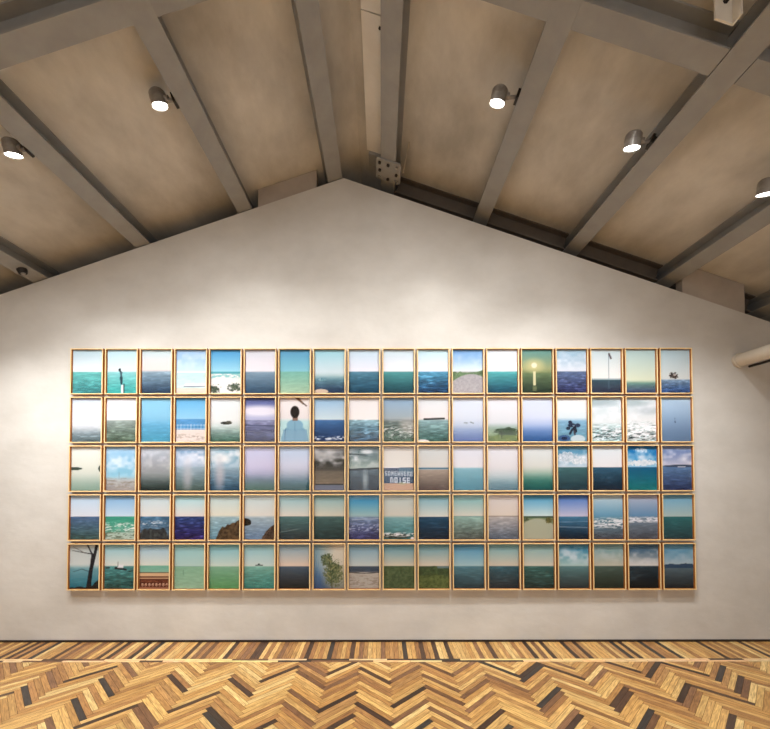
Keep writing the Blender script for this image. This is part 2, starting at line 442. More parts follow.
bm = bmesh.new(); zc = ceil_z(0.25)
cyl(bm, (0.205, -0.17, flange_z(0.205) + 0.002), (0.25, -0.33, ceil_z(0.25) - 0.003), 0.005, seg=8)
tag(obj('tie_rod', bm, M['zinc']), 'thin steel rod running from the bolted plate up to the ceiling', 'rod')

# plaster infill blocks between purlins on the wall head
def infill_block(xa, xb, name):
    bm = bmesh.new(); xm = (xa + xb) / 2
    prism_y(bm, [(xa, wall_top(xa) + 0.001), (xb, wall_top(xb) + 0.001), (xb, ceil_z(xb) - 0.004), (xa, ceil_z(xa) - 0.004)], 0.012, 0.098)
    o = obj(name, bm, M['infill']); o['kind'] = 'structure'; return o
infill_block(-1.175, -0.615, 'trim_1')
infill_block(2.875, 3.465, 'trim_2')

# pale bolted bracket on the front of the right cross beam
bx0 = 1.682; zb = flange_z(bx0) - 0.004
t = empty('hanger_bracket', (bx0, -1.875, zb)); tag(t, 'pale bolted bracket plate hanging before the cross beam in the top right corner', 'bracket')
bm = bmesh.new()
A = [bm.verts.new((x_, y_, z_)) for y_ in (0.0, 0.010) for x_, z_ in ((-0.040, 0.012), (0.044, -0.018), (0.044, ceil_z(bx0 + 0.044) - zb - 0.003), (-0.040, ceil_z(bx0 - 0.040) - zb - 0.003))]
for f in ((0, 1, 2, 3), (7, 6, 5, 4), (0, 4, 5, 1), (1, 5, 6, 2), (2, 6, 7, 3), (3, 7, 4, 0)): bm.faces.new([A[i] for i in f])
obj('plate', bm, M['board'], t)
bm = bmesh.new(); box(bm, 0.0445, 0.054, -0.045, 0.010, -0.018, ceil_z(bx0 + 0.054) - zb - 0.003); obj('side_lip', bm, M['board'], t)
bm = bmesh.new(); cyl(bm, (0.010, 0.0, 0.095), (0.010, -0.012, 0.095), 0.013, seg=6); obj('bolt', bm, M['dark'], t)

# small round sensor under the far-left purlin
fx, fy = -3.235, -0.20; fz = flange_z(fx)
t = empty('junction_box', (fx, fy, fz)); tag(t, 'small dark round fitting under the purlin at far left edge', 'fitting')
inv = slope_mtx(fx, -1); inv = Matrix.Translation(-Vector((fx, fy, fz))) @ inv
bm = bmesh.new(); cyl(bm, inv @ Vector((0, fy, -0.001)), inv @ Vector((0, fy, -0.035)), 0.040, 0.034, seg=20); obj('housing', bm, M['dark'], t)
bm = bmesh.new(); cyl(bm, inv @ Vector((0, fy, -0.036)), inv @ Vector((0, fy, -0.042)), 0.018, seg=16); obj('cap', bm, M['lamp'], t)

# ------------------------------------------------------------------ ceiling spotlights
def spotlight(xe, side, ys, label, aim, reach=0.125):
    """xe: left edge of the purlin flange that carries the lamp"""
    ze = flange_z(xe)
    t = empty('ceiling_spotlight', (xe, ys, ze)); tag(t, label, 'spotlight', 'ceiling spotlights lighting the picture wall')
    s_ = slope_mtx(xe, side); Rm = s_.to_3x3()
    def P(x, y, z): return Rm @ Vector((x, y, z))
    bm = bmesh.new(); mm = Rm.to_4x4()
    box(bm, -0.012, 0.020, -0.035, 0.035, 0.0125, 0.030, mm); box(bm, -0.018, -0.001, -0.030, 0.030, -0.012, 0.052, mm)
    obj('clamp', bm, M['dark'], t)
    hub = P(-0.012, 0, 0.020); a = Vector(aim).normalized()
    cen = Vector((-reach, 0, 0.026))
    joint = cen + Vector((0.050, 0, 0))
    bm = bmesh.new(); cyl(bm, hub, joint + Vector((0.012, 0, -0.01)), 0.011, seg=12); cyl(bm, joint - Vector((0.012, 0, 0.0)), joint + Vector((0.018, 0, 0.0)), 0.021, seg=16)
    obj('arm', bm, M['lamp'], t)
    p0 = cen - a * 0.048; p1 = cen + a * 0.044
    bm = bmesh.new(); cyl(bm, p0, p0 + a * 0.012, 0.040, 0.050, seg=32); cyl(bm, p0 + a * 0.012, p1, 0.050, 0.050, seg=32, caps=False)
    cyl(bm, p1, p1 - a * 0.018, 0.046, 0.040, seg=32, caps=False)
    for k in range(4):
        q = p0 + a * (0.018 + 0.008 * k); cyl(bm, q, q + a * 0.0035, 0.0525, seg=32)
    obj('lamp_body', bm, M['lamp'], t)
    bm = bmesh.new(); cyl(bm, p1 - a * 0.010, p1 - a * 0.004, 0.045, seg=32); obj('lens', bm, M['lens'], t)
    d = bpy.data.lights.new('spotlight_beam', 'SPOT'); d.energy = WALL_SPOT_W; d.color = (1.0, 0.985, 0.955)
    d.spot_size = math.radians(104); d.spot_blend = 1.0; d.shadow_soft_size = 0.03
    lo = bpy.data.objects.new('spotlight_beam', d); C.objects.link(lo); lo.parent = t
    lo.location = p1 + a * 0.006; lo.rotation_euler = a.to_track_quat('-Z', 'Y').to_euler()
    return t
YS = -1.16
spotlight(-2.330, -1, YS, 'round metal spotlight cut by the left edge, leftmost of the lit lamps', (0.05, 0.25, -0.96))
spotlight(-1.360, -1, YS, 'round metal spotlight second from the left, aimed down and right', (0.16, 0.22, -0.96))
spotlight(0.915, 1, YS, 'round metal spotlight just right of the ridge, aimed down and left', (-0.22, 0.22, -0.95))
spotlight(1.802, 1, YS, 'round metal spotlight fourth from the left, on a short thick arm', (-0.05, 0.25, -0.96), 0.120)
spotlight(2.716, 1, YS, 'round metal spotlight cut by the right edge of the view', (0.0, 0.25, -0.96), 0.150)
d = bpy.data.lights.new('spotlight_beam', 'SPOT'); d.energy = WALL_SPOT_W; d.color = (1.0, 0.985, 0.955)   # next lamp of the row, outside the view
d.spot_size = math.radians(104); d.spot_blend = 1.0; d.shadow_soft_size = 0.03
lo = bpy.data.objects.new('spotlight_beam', d); C.objects.link(lo); lo.location = (-3.42, YS, flange_z(-3.42) - 0.03)
lo.rotation_euler = Vector((0.1, 0.25, -0.96)).to_track_quat('-Z', 'Y').to_euler()
# added unseen spots that fill out the light on the picture wall
for i, (xx, yy) in enumerate([(x_, y_) for y_ in (-1.95,) for x_ in (-2.9, -1.5, 0.0, 1.2)]):
    d = bpy.data.lights.new('gallery_lamp', 'SPOT'); d.energy = WALL_FILL_W; d.color = (1.0, 0.985, 0.955)
    d.spot_size = math.radians(130); d.spot_blend = 1.0; d.shadow_soft_size = 0.03
    lo = bpy.data.objects.new('gallery_lamp', d); C.objects.link(lo); lo.location = (xx, yy, flange_z(xx) - 0.1)
    lo.rotation_euler = (math.radians(31), 0, 0)
for xx in (-3.0, -1.0, 1.0, 3.0):     # added unseen spots whose light bounces off the floor to lift the ceiling
    d = bpy.data.lights.new('gallery_downlight', 'SPOT'); d.energy = BOUNCE_FILL_W; d.color = (0.95, 0.97, 1.0)
    d.spot_size = math.radians(95); d.spot_blend = 0.8; d.shadow_soft_size = 0.08
    lo = bpy.data.objects.new('gallery_downlight', d); C.objects.link(lo); lo.location = (xx, -4.4, flange_z(xx) - 0.1)
    lo.rotation_euler = (0, 0, 0)

# ------------------------------------------------------------------ wall pipe
t = empty('wall_pipe', (3.385, -1.0, 2.631)); tag(t, 'cream painted pipe coming out of the wall at the right edge', 'pipe')
bm = bmesh.new(); cyl(bm, (0, -3.6, 0), (0, 1.06, 0), 0.060, seg=32); obj('pipe_run', bm, M['pipe'], t, smooth=False)
bm = bmesh.new(); cyl(bm, (0, 0.970, 0), (0, 0.999, 0), 0.068, seg=32); obj('collar', bm, M['pipe'], t)
bm = bmesh.new(); cyl(bm, (0.10, -3.6, -0.055), (0.10, 0.999, -0.055), 0.012, seg=12); obj('cable_conduit', bm, M['dark'], t)

# ------------------------------------------------------------------ photographs
def hx(s): return np.array([int(s[i:i + 2], 16) for i in (0, 2, 4)], float)
class Pic:
    def __init__(s, nx, ny, seed):
        s.y, s.x = np.meshgrid(np.linspace(0, 1, ny), np.linspace(0, 1, nx), indexing='ij')
        s.rs = np.random.RandomState(seed); s.img = np.zeros((ny, nx, 3)); s.seed = seed
    def noise(s, fx, fy, k=0):
        r = np.random.RandomState(s.seed * 17 + k); g = r.rand(int(fy) + 3, int(fx) + 3)
        X = s.x * fx; Y = s.y * fy; i = X.astype(int); j = Y.astype(int); u = X - i; v = Y - j
        u = u * u * (3 - 2 * u); v = v * v * (3 - 2 * v)
        return (g[j, i] * (1 - u) + g[j, i + 1] * u) * (1 - v) + (g[j + 1, i] * (1 - u) + g[j + 1, i + 1] * u) * v
    def mix(s, mask, col):
        col = hx(col) if isinstance(col, str) else col
        mask = np.clip(mask, 0, 1)[..., None]; s.img = s.img * (1 - mask) + col * mask
    def sky(s, a, b, c, d, h, blur, wave, cloud):
        t = np.clip(s.y / h, 0, 1)[..., None]; u = np.clip((s.y - h) / (1 - h), 0, 1)[..., None]
        S = hx(a) * (1 - t) + hx(b) * t; W_ = hx(c) * (1 - u) + hx(d) * u
        if cloud:
            n = s.noise(4, 7, 1) * 0.6 + s.noise(9, 16, 2) * 0.4
            S = S + (np.clip((n - 0.45) * 3, -0.4, 1) * np.sin(np.clip(s.y / h, 0, 1) * PI))[..., None] * (np.array([248, 248, 246.]) - S) * cloud
        if wave:
            n = s.noise(5, 30, 3) * 0.45 + s.noise(9, 62, 4) * 0.55 - 0.5
            W_ = W_ * (1 + (n * wave * 1.3)[..., None] * (0.5 + u)) + (np.clip(n - 0.12, 0, 1) * wave * 170)[..., None]
        m_ = np.clip((s.y - h) / max(blur, 0.008) + 0.5, 0, 1); m_ = (m_ * m_ * (3 - 2 * m_))[..., None]
        s.img = S * (1 - m_) + W_ * m_
    def ell(s, cx, cy, rx, ry, col, a=1, soft=0.15):
        d = np.sqrt(((s.x - cx) / rx) ** 2 + ((s.y - cy) / ry) ** 2); s.mix(np.clip((1 - d) / soft + 0.5, 0, 1) * a, col)
    def rect(s, x0, y0, x1, y1, col, a=1):
        e = 0.012; m_ = np.clip((s.x - x0) / e + .5, 0, 1) * np.clip((x1 - s.x) / e + .5, 0, 1) * np.clip((s.y - y0) / e + .5, 0, 1) * np.clip((y1 - s.y) / e + .5, 0, 1)
        s.mix(m_ * a, col)
    def line(s, x0, y0, x1, y1, w, col, a=1, w1=None):
        w1 = w if w1 is None else w1
        X, Y = s.x, s.y * 1.45; y0 *= 1.45; y1 *= 1.45
        dx, dy = x1 - x0, y1 - y0; t = np.clip(((X - x0) * dx + (Y - y0) * dy) / (dx * dx + dy * dy), 0, 1)
        d = np.hypot(X - x0 - t * dx, Y - y0 - t * dy); ww = w + (w1 - w) * t
        s.mix(np.clip((ww - d) / 0.014 + 0.5, 0, 1) * a, col)
    def land(s, pts, col, rough=0.0, tex=0.3, col2=None):
        xs_, ys_ = zip(*pts); top = np.interp(s.x, xs_, ys_) + (s.noise(12, 1, 7) - .5) * rough
        m_ = np.clip((s.y - top) / 0.014 + .5, 0, 1); n = s.noise(14, 20, 8) * .6 + s.noise(30, 44, 9) * .4
        c = hx(col) * (1 - tex) + (hx(col2) if col2 else hx(col) * 1.8) * tex
        cc = hx(col) + (c - hx(col)) * (n[..., None] * 2); s.mix(m_, cc)
    def bush(s, cx, cy, rx, ry, col, col2, th=0.45):
        d = ((s.x - cx) / rx) ** 2 + ((s.y - cy) / ry) ** 2; n = s.noise(20, 28, 11) * .5 + s.noise(36, 50, 12) * .5; k_ = 0.5 if th >= .85 else 1.3
        m_ = np.clip((0.6 + k_ * .5 - d - (n * k_)) * 4 + th - .3 + (.5 if k_ < 1 else 0), 0, 1); n2 = s.noise(26, 36, 13)[..., None]
        s.mix(m_, hx(col) * (1 - n2) + hx(col2) * n2)
    def foam(s, y0, y1, col='f0f4f2', amt=0.5, k=20):
        n = s.noise(7, 46, k) * .5 + s.noise(18, 80, k + 1) * .5
        w = np.sin(np.clip((s.y - y0) / (y1 - y0), 0, 1) * PI) ** 0.6 * ((s.y > y0) & (s.y < y1))
        s.mix(np.clip((n - (0.62 - amt * 0.35)) * 6, 0, 1) * w, col)
    def text(s, string, x0, y0, cw, ch, col, tilt=0.0):
        F = {'S': '111100111001111', 'O': '111101101101111', 'M': '101111111101101', 'E': '111100111100111', 'W': '101101111111101',
             'H': '101101111101101', 'R': '111101110101101', 'N': '110101101101101', 'I': '010010010010010'}
        for k, chh in enumerate(string):
            for q, bit in enumerate(F[chh]):
                if bit == '1':
                    c_, r_ = q % 3, q // 3; xx = x0 + (k * 4 + c_) * cw; yy = y0 + r_ * ch + tilt * k
                    s.rect(xx, yy, xx + cw * 1.05, yy + ch * 1.05, col, 0.9)

PICS = [
# row 1
("teal sea under pale sky", 'b6d6dc', 'e8efec', '5cb8ae', '2e7c7c', .5, 0, .35, 0, ''),
("dark figure perched on a white post at sea", 'b4dce2', 'dcebe8', '84ccc8', '2aa298', .5, .05, .2, 0, "p.line(.40,.47,.47,.52,.03,'26343c');p.line(.45,.52,.47,.66,.035,'3c5c66');p.line(.46,.64,.47,.78,.05,'1e3c46',1,.03);p.rect(.46,.80,.53,1,'e8e8e0');p.rect(.53,.77,.58,1,'1e4a48');p.ell(.41,.45,.045,.03,'202a30')"),
("pinkish dusk sky over dark blue sea", 'bcd8d8', 'ecd4c8', '8aa8b4', '16304a', .48, .08, .3, 0, ''),
("moored white boat on pale shallow water", '94bce0', 'c4e0e8', 'b8dcdc', 'c8dcd2', .5, 0, .1, .3, "p.rect(0,.49,1,.52,'f2f8f8',.9);p.rect(0,.88,1,1,'e6cdb4',.8);p.rect(.28,.78,.98,.84,'f8f8f4');p.line(.26,.84,.95,.83,.012,'3a5068')"),
("white surf beach with dark green shrubs", '3c96cc', '96d2e0', '3ca0a8', 'e6e0d2', .5, 0, .1, 0, "p.rect(0,.55,1,1,'e8e6dc');p.foam(.53,.66,'7cc4c0',.5);p.bush(.12,.90,.24,.13,'28382c','5c6850');p.bush(.82,.86,.34,.12,'2c4032','6a7458')"),
("hazy grey sky over slate blue sea", 'c8ccd0', 'e8e0e0', '7c98a8', '20405a', .5, .05, .12, 0, ''),
("turquoise sky over green shallows", '4a96bc', '7cc2cc', '70b4a0', 'a2c29c', .5, 0, .1, 0, ''),
("white crest and a rock in dark teal water", '92cdd6', 'd4dedc', '6ca0a4', '14284a', .6, .22, .2, 0, "p.line(.25,.68,.40,.665,.014,'f0f4f2');p.bush(.25,.68,.2,.06,'34707c','a0c0c4',.3);p.ell(.22,.96,.24,.06,'d0b89c')"),
("even blue sea beneath white lavender sky", 'bcd8e2', 'e8e8ee', '4c8296', '0e3c54', .5, 0, .3, 0, ''),
("blue green sea beneath plain white sky", 'c4dce0', 'f0ecec', '4a9c98', '0e3c48', .5, 0, .15, 0, ''),
("choppy bright blue sea under white sky", 'b8e0e4', 'eeecf0', '4c9cba', '0a2c50', .5, 0, .7, 0, ''),
("pale sandy path toward low green trees", '649ed8', 'dcecec', 'b4b0ac', '9c9a9a', .5, 0, .12, .2, "p.land([(0,.5),(.5,.52),(1,.48)],'4a6040',.05,.4);m_=np.clip((p.y-.56-.22*(p.x-.62)**2*2)/.02+.5,0,1);n=p.noise(20,30,5)[...,None];p.mix(m_,hx('a8a4a2')+n*22-10)"),
("rich teal sea below very white sky", 'd8e4e8', 'f6f4f2', '4cb0ac', '0a3c54', .5, .04, .2, 0, ''),
("low sun and glitter path on green sea", '5c9890', 'a4a468', '6c8254', '182c20', .5, .16, .25, 0, "p.ell(.42,.36,.3,.14,'e2d088',.6,.9);p.ell(.42,.36,.09,.06,'f8f0c8',.9,.6);p.rect(.38,.5,.47,.82,'f2e6ac',.85);p.rect(.36,.84,.5,.95,'b8b070',.4)"),
("dark violet waves under cloudy white sky", '9cc4d8', 'dce2e6', '5c7298', '20244c', .5, 0, .6, .5, ''),
("tall thin flagpole above dark water", 'cfe6e6', 'f0ece0', '32505a', '22283e', .69, .02, .2, 0, "p.line(.6,.08,.6,.9,.010,'5c7884',.8);p.line(.62,.10,.68,.2,.03,'5c4c50');p.rect(0,.66,1,.70,'7ca0a4',.6)"),
("misty yellow green horizon set low", 'bcdeda', 'd8dcb8', '6c9c84', '2c345c', .74, .10, .2, 0, ''),
("lone dark rock on a blue horizon", 'bcdce2', 'd8dcd2', '7c9cb4', '1e3e74', .69, .03, .6, 0, "p.bush(.45,.6,.2,.08,'241e1c','5a4c44',.7);p.ell(.5,.58,.05,.025,'e0d4c4',.7)"),
# row 2
("foggy grey sea fading into sky", 'c8d8e4', 'e2e2e0', '9cacb0', '4a6062', .68, .34, .35, 0, ''),
("grey green sea under blank white sky", 'e6eeee', 'f0ece8', '94a49a', '445a46', .5, .04, .45, 0, ''),
("soft cyan sky merging into cyan sea", '84c8e2', '7cbad4', '5ea8cc', '3c92ae', .52, .25, .15, 0, ''),
("beach and white railing against deep blue sea", '58aee0', '8cc8e2', '4c94c8', '3c84b4', .48, 0, .15, 0, "p.rect(0,.72,1,1,'e2d4c6');p.line(0,.62,1,.62,.008,'e8f0f2',.8);p.line(0,.70,1,.70,.008,'e0e8ec',.6)\nfor k in range(9): p.line(.06+k*.11,.6,.06+k*.11,.73,.006,'e8f0f2',.7)\np.foam(.8,.98,'b8a898',.3)"),
("small dark islet alone in pale water", 'dce4e2', 'e2e4dc', 'b8ccc4', '345c4c', .62, .3, .25, 0, "p.ell(.52,.57,.19,.035,'2c3028');p.ell(.6,.55,.09,.03,'4c4c40')"),
("bright cloud band over purple grey sea", '4c5894', 'b8bcd8', '8c90b0', '2a3050', .5, .02, .4, 0, "p.ell(.5,.30,.8,.12,'ece8ec',.9,.8);p.line(0,.62,1,.64,.016,'222c4a',.6)"),
("man seen from behind in blue shirt", 'efe6de', 'e2dcd6', 'b4dcd8', 'a8d0d0', .5, .1, .05, 0, "p.ell(.5,.98,.44,.38,'6ea2b8');p.ell(.5,.62,.27,.13,'7cacc0');p.rect(.12,.72,.9,1,'6e9eb6',.8);p.line(.2,.7,.16,1,.012,'2c5470',.7);p.line(.5,.55,.5,1,.006,'4c7c94',.6);p.line(.82,.72,.84,1,.010,'4c7890',.6);p.rect(.42,.42,.6,.52,'8a6a58');p.ell(.5,.32,.15,.14,'1e1814');p.line(.55,-.02,.78,.13,.05,'7a5c48',1,.03);p.line(.78,.12,.88,.18,.02,'50382c')"),
("dark blue sea with a few white specks", '8cb8d8', 'ccdede', '3c6ca0', '142c54', .5, .03, .2, 0, "p.foam(.86,.98,'dfe8f0',.35)"),
("rippled steel blue sea under cream sky", 'e8e6e0', 'f2ece4', '8cb4bc', '12344e', .5, .02, .9, 0, ''),
("mottled grey green sea with pale patch", '8cb0cc', 'a4b0b0', '76827e', '2a4a36', .5, .08, .6, 0, "p.ell(.85,.66,.3,.18,'c4bcb0',.6,.9);p.foam(.6,.95,'d8dcd4',.2)"),
("long dark breakwater on the waterline", 'dce4e4', 'eee6de', '8cb0b0', '386058', .5, .05, .4, 0, "p.line(.2,.485,.86,.475,.03,'2a2c2c');p.ell(.15,1,.22,.05,'ecece4')"),
("distant birds over lilac blue water", 'd8e2ea', 'd4dce4', 'a8bcd4', '4460a0', .62, .4, .05, 0, "p.line(.38,.57,.48,.575,.014,'54605c',.8);p.line(.58,.555,.68,.58,.014,'54605c',.8)"),
("dark green tree clump and grass", 'e6e6e6', 'd8dcdc', 'a4bcb4', '6a8448', .62, .15, .1, 0, "p.bush(.65,.78,.5,.12,'24382a','48603c',.8);p.land([(0,.9),(.4,.84),(1,.86)],'3c5a2c',.04,.5,'9aa85c');p.line(.45,.78,.48,.92,.02,'20281c')"),
("plain periwinkle blue haze, sea and sky", 'd4dfec', 'ccd4e4', '8caadc', '20508c', .6, .4, .05, 0, ''),
("dark tangled shape above white rocks", 'eaeae4', 'd4e2e2', '7cacc8', '5c94a4', .5, .12, .15, 0, "p.ell(.45,.56,.07,.035,'16203a');p.ell(.50,.63,.13,.05,'1c2a44');p.ell(.70,.63,.09,.045,'243450');p.ell(.38,.70,.07,.04,'1c2a40');p.line(.58,.66,.62,.76,.06,'141c30');p.line(.52,.72,.44,.82,.04,'1c2a40');p.line(.58,.76,.6,.84,.03,'3c3440');p.ell(.56,.64,.04,.02,'8ca4b4',.7);p.ell(.25,.93,.2,.08,'345c8c');p.ell(.7,.94,.24,.09,'d0dcdc',.8);p.ell(.25,.93,.10,.04,'14284a')"),
("broken white surf under streaky grey clouds", 'ccdcdc', 'e0e6e2', 'b0c8c4', '7ca0a0', .6, .1, .8, .6, "p.ell(.3,.1,.5,.1,'8ca4a8',.6,.9);p.foam(.6,1,'f4f6f4',.6);p.foam(.72,1,'34504c',.25,30)"),
("white surf with dark flecks near shore", 'd0dcdc', 'e6e8e2', 'c0cec8', '90a8a4', .55, .1, .8, .6, "p.ell(.2,.12,.5,.08,'90a8a8',.6,.9);p.ell(.8,.3,.4,.08,'a4b4b8',.5,.9);p.foam(.5,1,'f8f8f4',.8);p.foam(.8,1,'2c3c3c',.35,30)"),
("tiny speck in a blue grey haze", 'b4d2e6', '90b0cc', '7896b6', '5c7c9c', .55, .6, 0, 0, "p.line(.48,.53,.49,.57,.012,'1c2c44');p.ell(.48,.48,.02,.012,'304460')"),
# row 3
("dark headlands framing a cream green bay", 'e6e8da', 'd8dcc8', 'ccd4c4', '7ca08c', .6, .4, 0, 0, "p.ell(.1,.50,.26,.035,'3c4c40');p.ell(.98,.5,.09,.08,'3c4c44')"),
("hazy town shore under wispy blue sky", 'a4cce6', '8cc8da', 'b8bcb8', '98948c', .72, .14, .15, .6, "p.rect(.42,.58,.44,.74,'788c98',.7);p.foam(.7,.95,'948878',.4)"),
("dim brown grey mist over dark water", 'b8c4cc', 'aaa8a8', '748480', '142420', .6, .7, .2, .5, ''),
("grey blue sky with clouds mirrored in sea", '8cb0d0', 'a8bccc', '98b0bc', '3c544c', .46, .03, .15, .8, "p.ell(.4,.27,.35,.12,'e4eaf0',.7,.9);p.ell(.4,.66,.14,.3,'c4bec0',.6,1.2)"),
("soft cloud and light column on blue sea", '9cc4d4', 'a4c0cc', '90acb8', '20465e', .48, .03, .25, .8, "p.ell(.35,.26,.35,.12,'eceee8',.8,.9);p.ell(.32,.66,.14,.3,'c8bcbc',.65,1.2)"),
("lavender dusk fading into green sea", 'c0c4e0', 'c4bcd4', '848cb0', '2c5c48', .6, .4, .15, 0, ''),
("pink grey dusk fading into teal sea", 'b0c8e0', 'd0ccd8', '748ca4', '1c4c4c', .62, .5, .1, 0, ''),
("brown storm clouds above a dark shore", 'a8acac', '4c4c44', '6a6254', '8c7c64', .5, .2, .15, .9, "p.ell(.3,.22,.5,.10,'c4c4c0',.7,.9);p.rect(0,.4,1,.55,'3c3c38',.4);p.rect(0,.88,1,1,'6a7890',.8);p.line(.05,.86,.95,.86,.016,'101c2c')"),
("dark cloud bar and silver glinting water", '607880', 'a4b4a8', '4c606a', '101e2c', .52, .04, .6, .6, "p.ell(.6,.12,.2,.05,'f0f4f4',.8,.8);p.line(0,.17,.55,.2,.025,'1c3034',.8);p.line(0,.53,1,.50,.03,'0c1c24');p.ell(.54,.78,.09,.24,'a8b8b8',.7,1.2)"),
("painted white lettering on a dark blue wall", 'd8d4c8', 'e2ded0', '44607c', '28405c', .48, 0, .05, 0, "p.rect(0,.47,.52,.495,'f4f2ec');p.rect(0,.49,.5,.6,'3a4862',.7);p.rect(.5,.49,1,.6,'4c7488',.7);p.rect(0,.84,1,1,'c49c7c');p.ell(.62,.84,.14,.03,'a0a878',.7);p.text('SOMEWHERE',.04,.56,.0262,.021,'c8d4da',.002);p.text('NOISE',.22,.70,.034,.025,'e0e8ec',.003)"),
("narrow blue sea line behind brown sand", 'd0d8d4', 'dcd8cc', 'b0a08c', '5c504a', .53, .01, .12, 0, "p.rect(0,.485,1,.525,'4c7c94')"),
("plain cyan blue sea below lilac sky", 'd4d8e0', 'dfdcdc', '7cb4c0', '307c90', .49, .06, .15, 0, ''),
("white sky sinking softly into teal blue", 'dcdcde', 'd8d4d0', '98b8bc', '3c6c7c', .66, .45, .1, 0, ''),
("white sky sinking softly into deep green", 'd8e0dc', 'd8d8c8', '54947c', '0e5450', .62, .4, .12, 0, ''),
("puffy cumulus above dull green sea", '5c9cbc', 'c0d4dc', '3c6c6c', '18343e', .48, 0, .2, .9, "p.bush(.35,.25,.4,.14,'e4e8ea','98b0bc',.7);p.bush(.7,.33,.35,.10,'f0f0ec','b0c4cc',.7)"),
("cloudless white sky above inky blue sea", 'd8e4e4', 'e6e4e0', '2c5c74', '081c2c', .48, 0, .25, 0, ''),
("white clouds over vivid turquoise sea", '1c7cc0', '8cc8e2', '0a5c84', '0c7876', .48, 0, .15, .7, "p.bush(.5,.1,.28,.06,'e8f0f4','98c8e4',.6);p.bush(.5,.38,.7,.09,'f0f0ee','c8d8dc',.8)"),
("low island and white boat, lilac clouds", '7c98c8', 'ccccd8', '5c82ac', '24345c', .46, 0, .3, .8, "p.ell(.65,.455,.6,.03,'3c4c64');p.line(.55,.475,.8,.475,.010,'f0f0f0')"),
# row 4
("grey blue ripples beneath clean pale sky", 'b8d8ec', 'e0e6ea', '4c6c94', '3c5c54', .48, 0, .45, 0, ''),
("emerald sea breaking in white foam", '7cb4e0', 'c8e0ec', '309c7c', '6cb094', .48, 0, .25, 0, "p.rect(0,.84,1,1,'c4d0c0',.8);p.foam(.6,.85,'f0f4ec',.4);p.foam(.8,1,'5c6c50',.5,30)"),
("dark rock shelf below a rippling sea", 'c0dce0', 'e4e0d4', '3c6c8c', '506474', .48, 0, .6, 0, "p.land([(0,.86),(.12,.78),(.35,.74),(.8,.76),(.93,.9),(1,1.1)],'14181a',.07,.6,'4c504c');p.foam(.56,.72,'c8d4d8',.3)"),
("purple indigo choppy sea", 'a4dce0', 'e8dccf', '243c70', '2c1e5c', .48, 0, .8, 0, ''),
("brown boulder in the lower right corner", 'bcdad8', 'e8e2c8', '9cbcc0', '5c8c9c', .48, .06, .3, 0, "p.land([(0,1.2),(.18,1.02),(.3,.84),(.42,.72),(.6,.67),(.8,.62),(1,.55)],'221810',.08,.6,'6c5434')"),
("rocks at left and at lower right", 'c4dcda', 'e4dece', 'a8bcc0', '5c7c9c', .48, .06, .25, 0, "p.ell(.02,.61,.2,.085,'201a14');p.ell(.14,.63,.08,.05,'2c2418');p.land([(0,1.2),(.5,1.1),(.6,.92),(.72,.78),(.85,.72),(1,.66)],'241a16',.08,.6,'644c38')"),
("faint white wake across grey green water", '8cc4cc', 'e6dcc8', '547c78', '1e2c30', .48, .02, .25, 0, "p.line(.02,.84,.6,.77,.008,'c0ccc8',.5)"),
("murky dark green sea under cream sky", '84b8bc', 'dcd4b8', '486862', '1c3434', .48, .03, .3, 0, ''),
("vivid blue sky over violet tinted waves", '1c8cc8', 'a4c4bc', '748ca8', '2c2c5c', .49, .08, .5, 0, "p.line(.1,.56,1,.53,.012,'dce4ec',.6);p.foam(.6,.85,'b0bcd8',.25)"),
("dark rocks washed by foam at the bottom", 'b8ccc4', 'd8d0bc', '7cb0b0', '347070', .49, .08, .2, 0, "p.bush(.4,.93,.55,.07,'182824','4c5c50',.9);p.foam(.84,.95,'f4f4f0',.45);p.ell(.95,.98,.06,.03,'f0f0ec')"),
("near black blue sea beneath pale aqua sky", '74b4c4', 'dcdccc', '24506c', '081c2e', .49, .01, .45, 0, ''),
("pale sea green water with thin horizon line", '74b8b8', 'dcd8c4', '94bcac', '4c544c', .48, .01, .3, 0, "p.line(0,.48,1,.48,.008,'5c7c7c',.8)"),
("milky lilac water under a peach sky", 'd8d0c8', 'e2d4c0', 'c0b8b0', '506070', .48, .01, .3, 0, "p.line(0,.48,1,.48,.010,'70604c',.8);p.line(.3,.54,1,.54,.006,'808080',.4)"),
("curving sandbank and low trees, cyan sky", '3c9ccc', 'd4e8e0', '6c805c', '8c9474', .49, 0, .1, 0, "m_=np.clip((.5-np.hypot((p.x-.48)/.42*.5,(p.y-.82)/.32*.5))/.02+.5,0,1);p.rect(0,.5,1,1,'7c8c60',.9);p.mix(np.clip((p.y-.52-.5*(p.x-.48)**2)/.03,0,1),'b0b496');p.land([(0,.5),(.3,.505),(1,.49)],'445838',.02,.4) if False else p.rect(0,.48,1,.52,'445c44');p.bush(.86,.58,.14,.09,'4c4c24','8c8044',.8);p.bush(.08,.55,.14,.05,'3c4c2c','70785c',.8)"),
("pale current line on dark blue sea", '3c74c8', 'ccc8dc', '3c7ca0', '0c1c2c', .49, .02, .25, 0, "p.line(0,.62,1,.6,.008,'94b4c8',.7);p.line(0,.72,1,.74,.014,'a4bccc',.6)"),
("scattered white breakers on teal blue", 'c4dade', '5c9cbc', '6c9cac', '4c5058', .5, .1, .3, 0, "p.foam(.5,.78,'f2f4f2',.6)"),
("one long white breaker, slate blue sea", 'bcc0d0', '5c90b8', '7c94a4', '4c5058', .5, .08, .2, 0, "p.foam(.49,.64,'f0f2f4',.8);p.line(.1,.56,1,.60,.010,'e8ecf0',.7)"),
("aqua sky above a teal sea, sharp horizon", '6cb4d8', 'b4ccc4', '2c7474', '28484c', .49, 0, .2, 0, ''),
# row 5
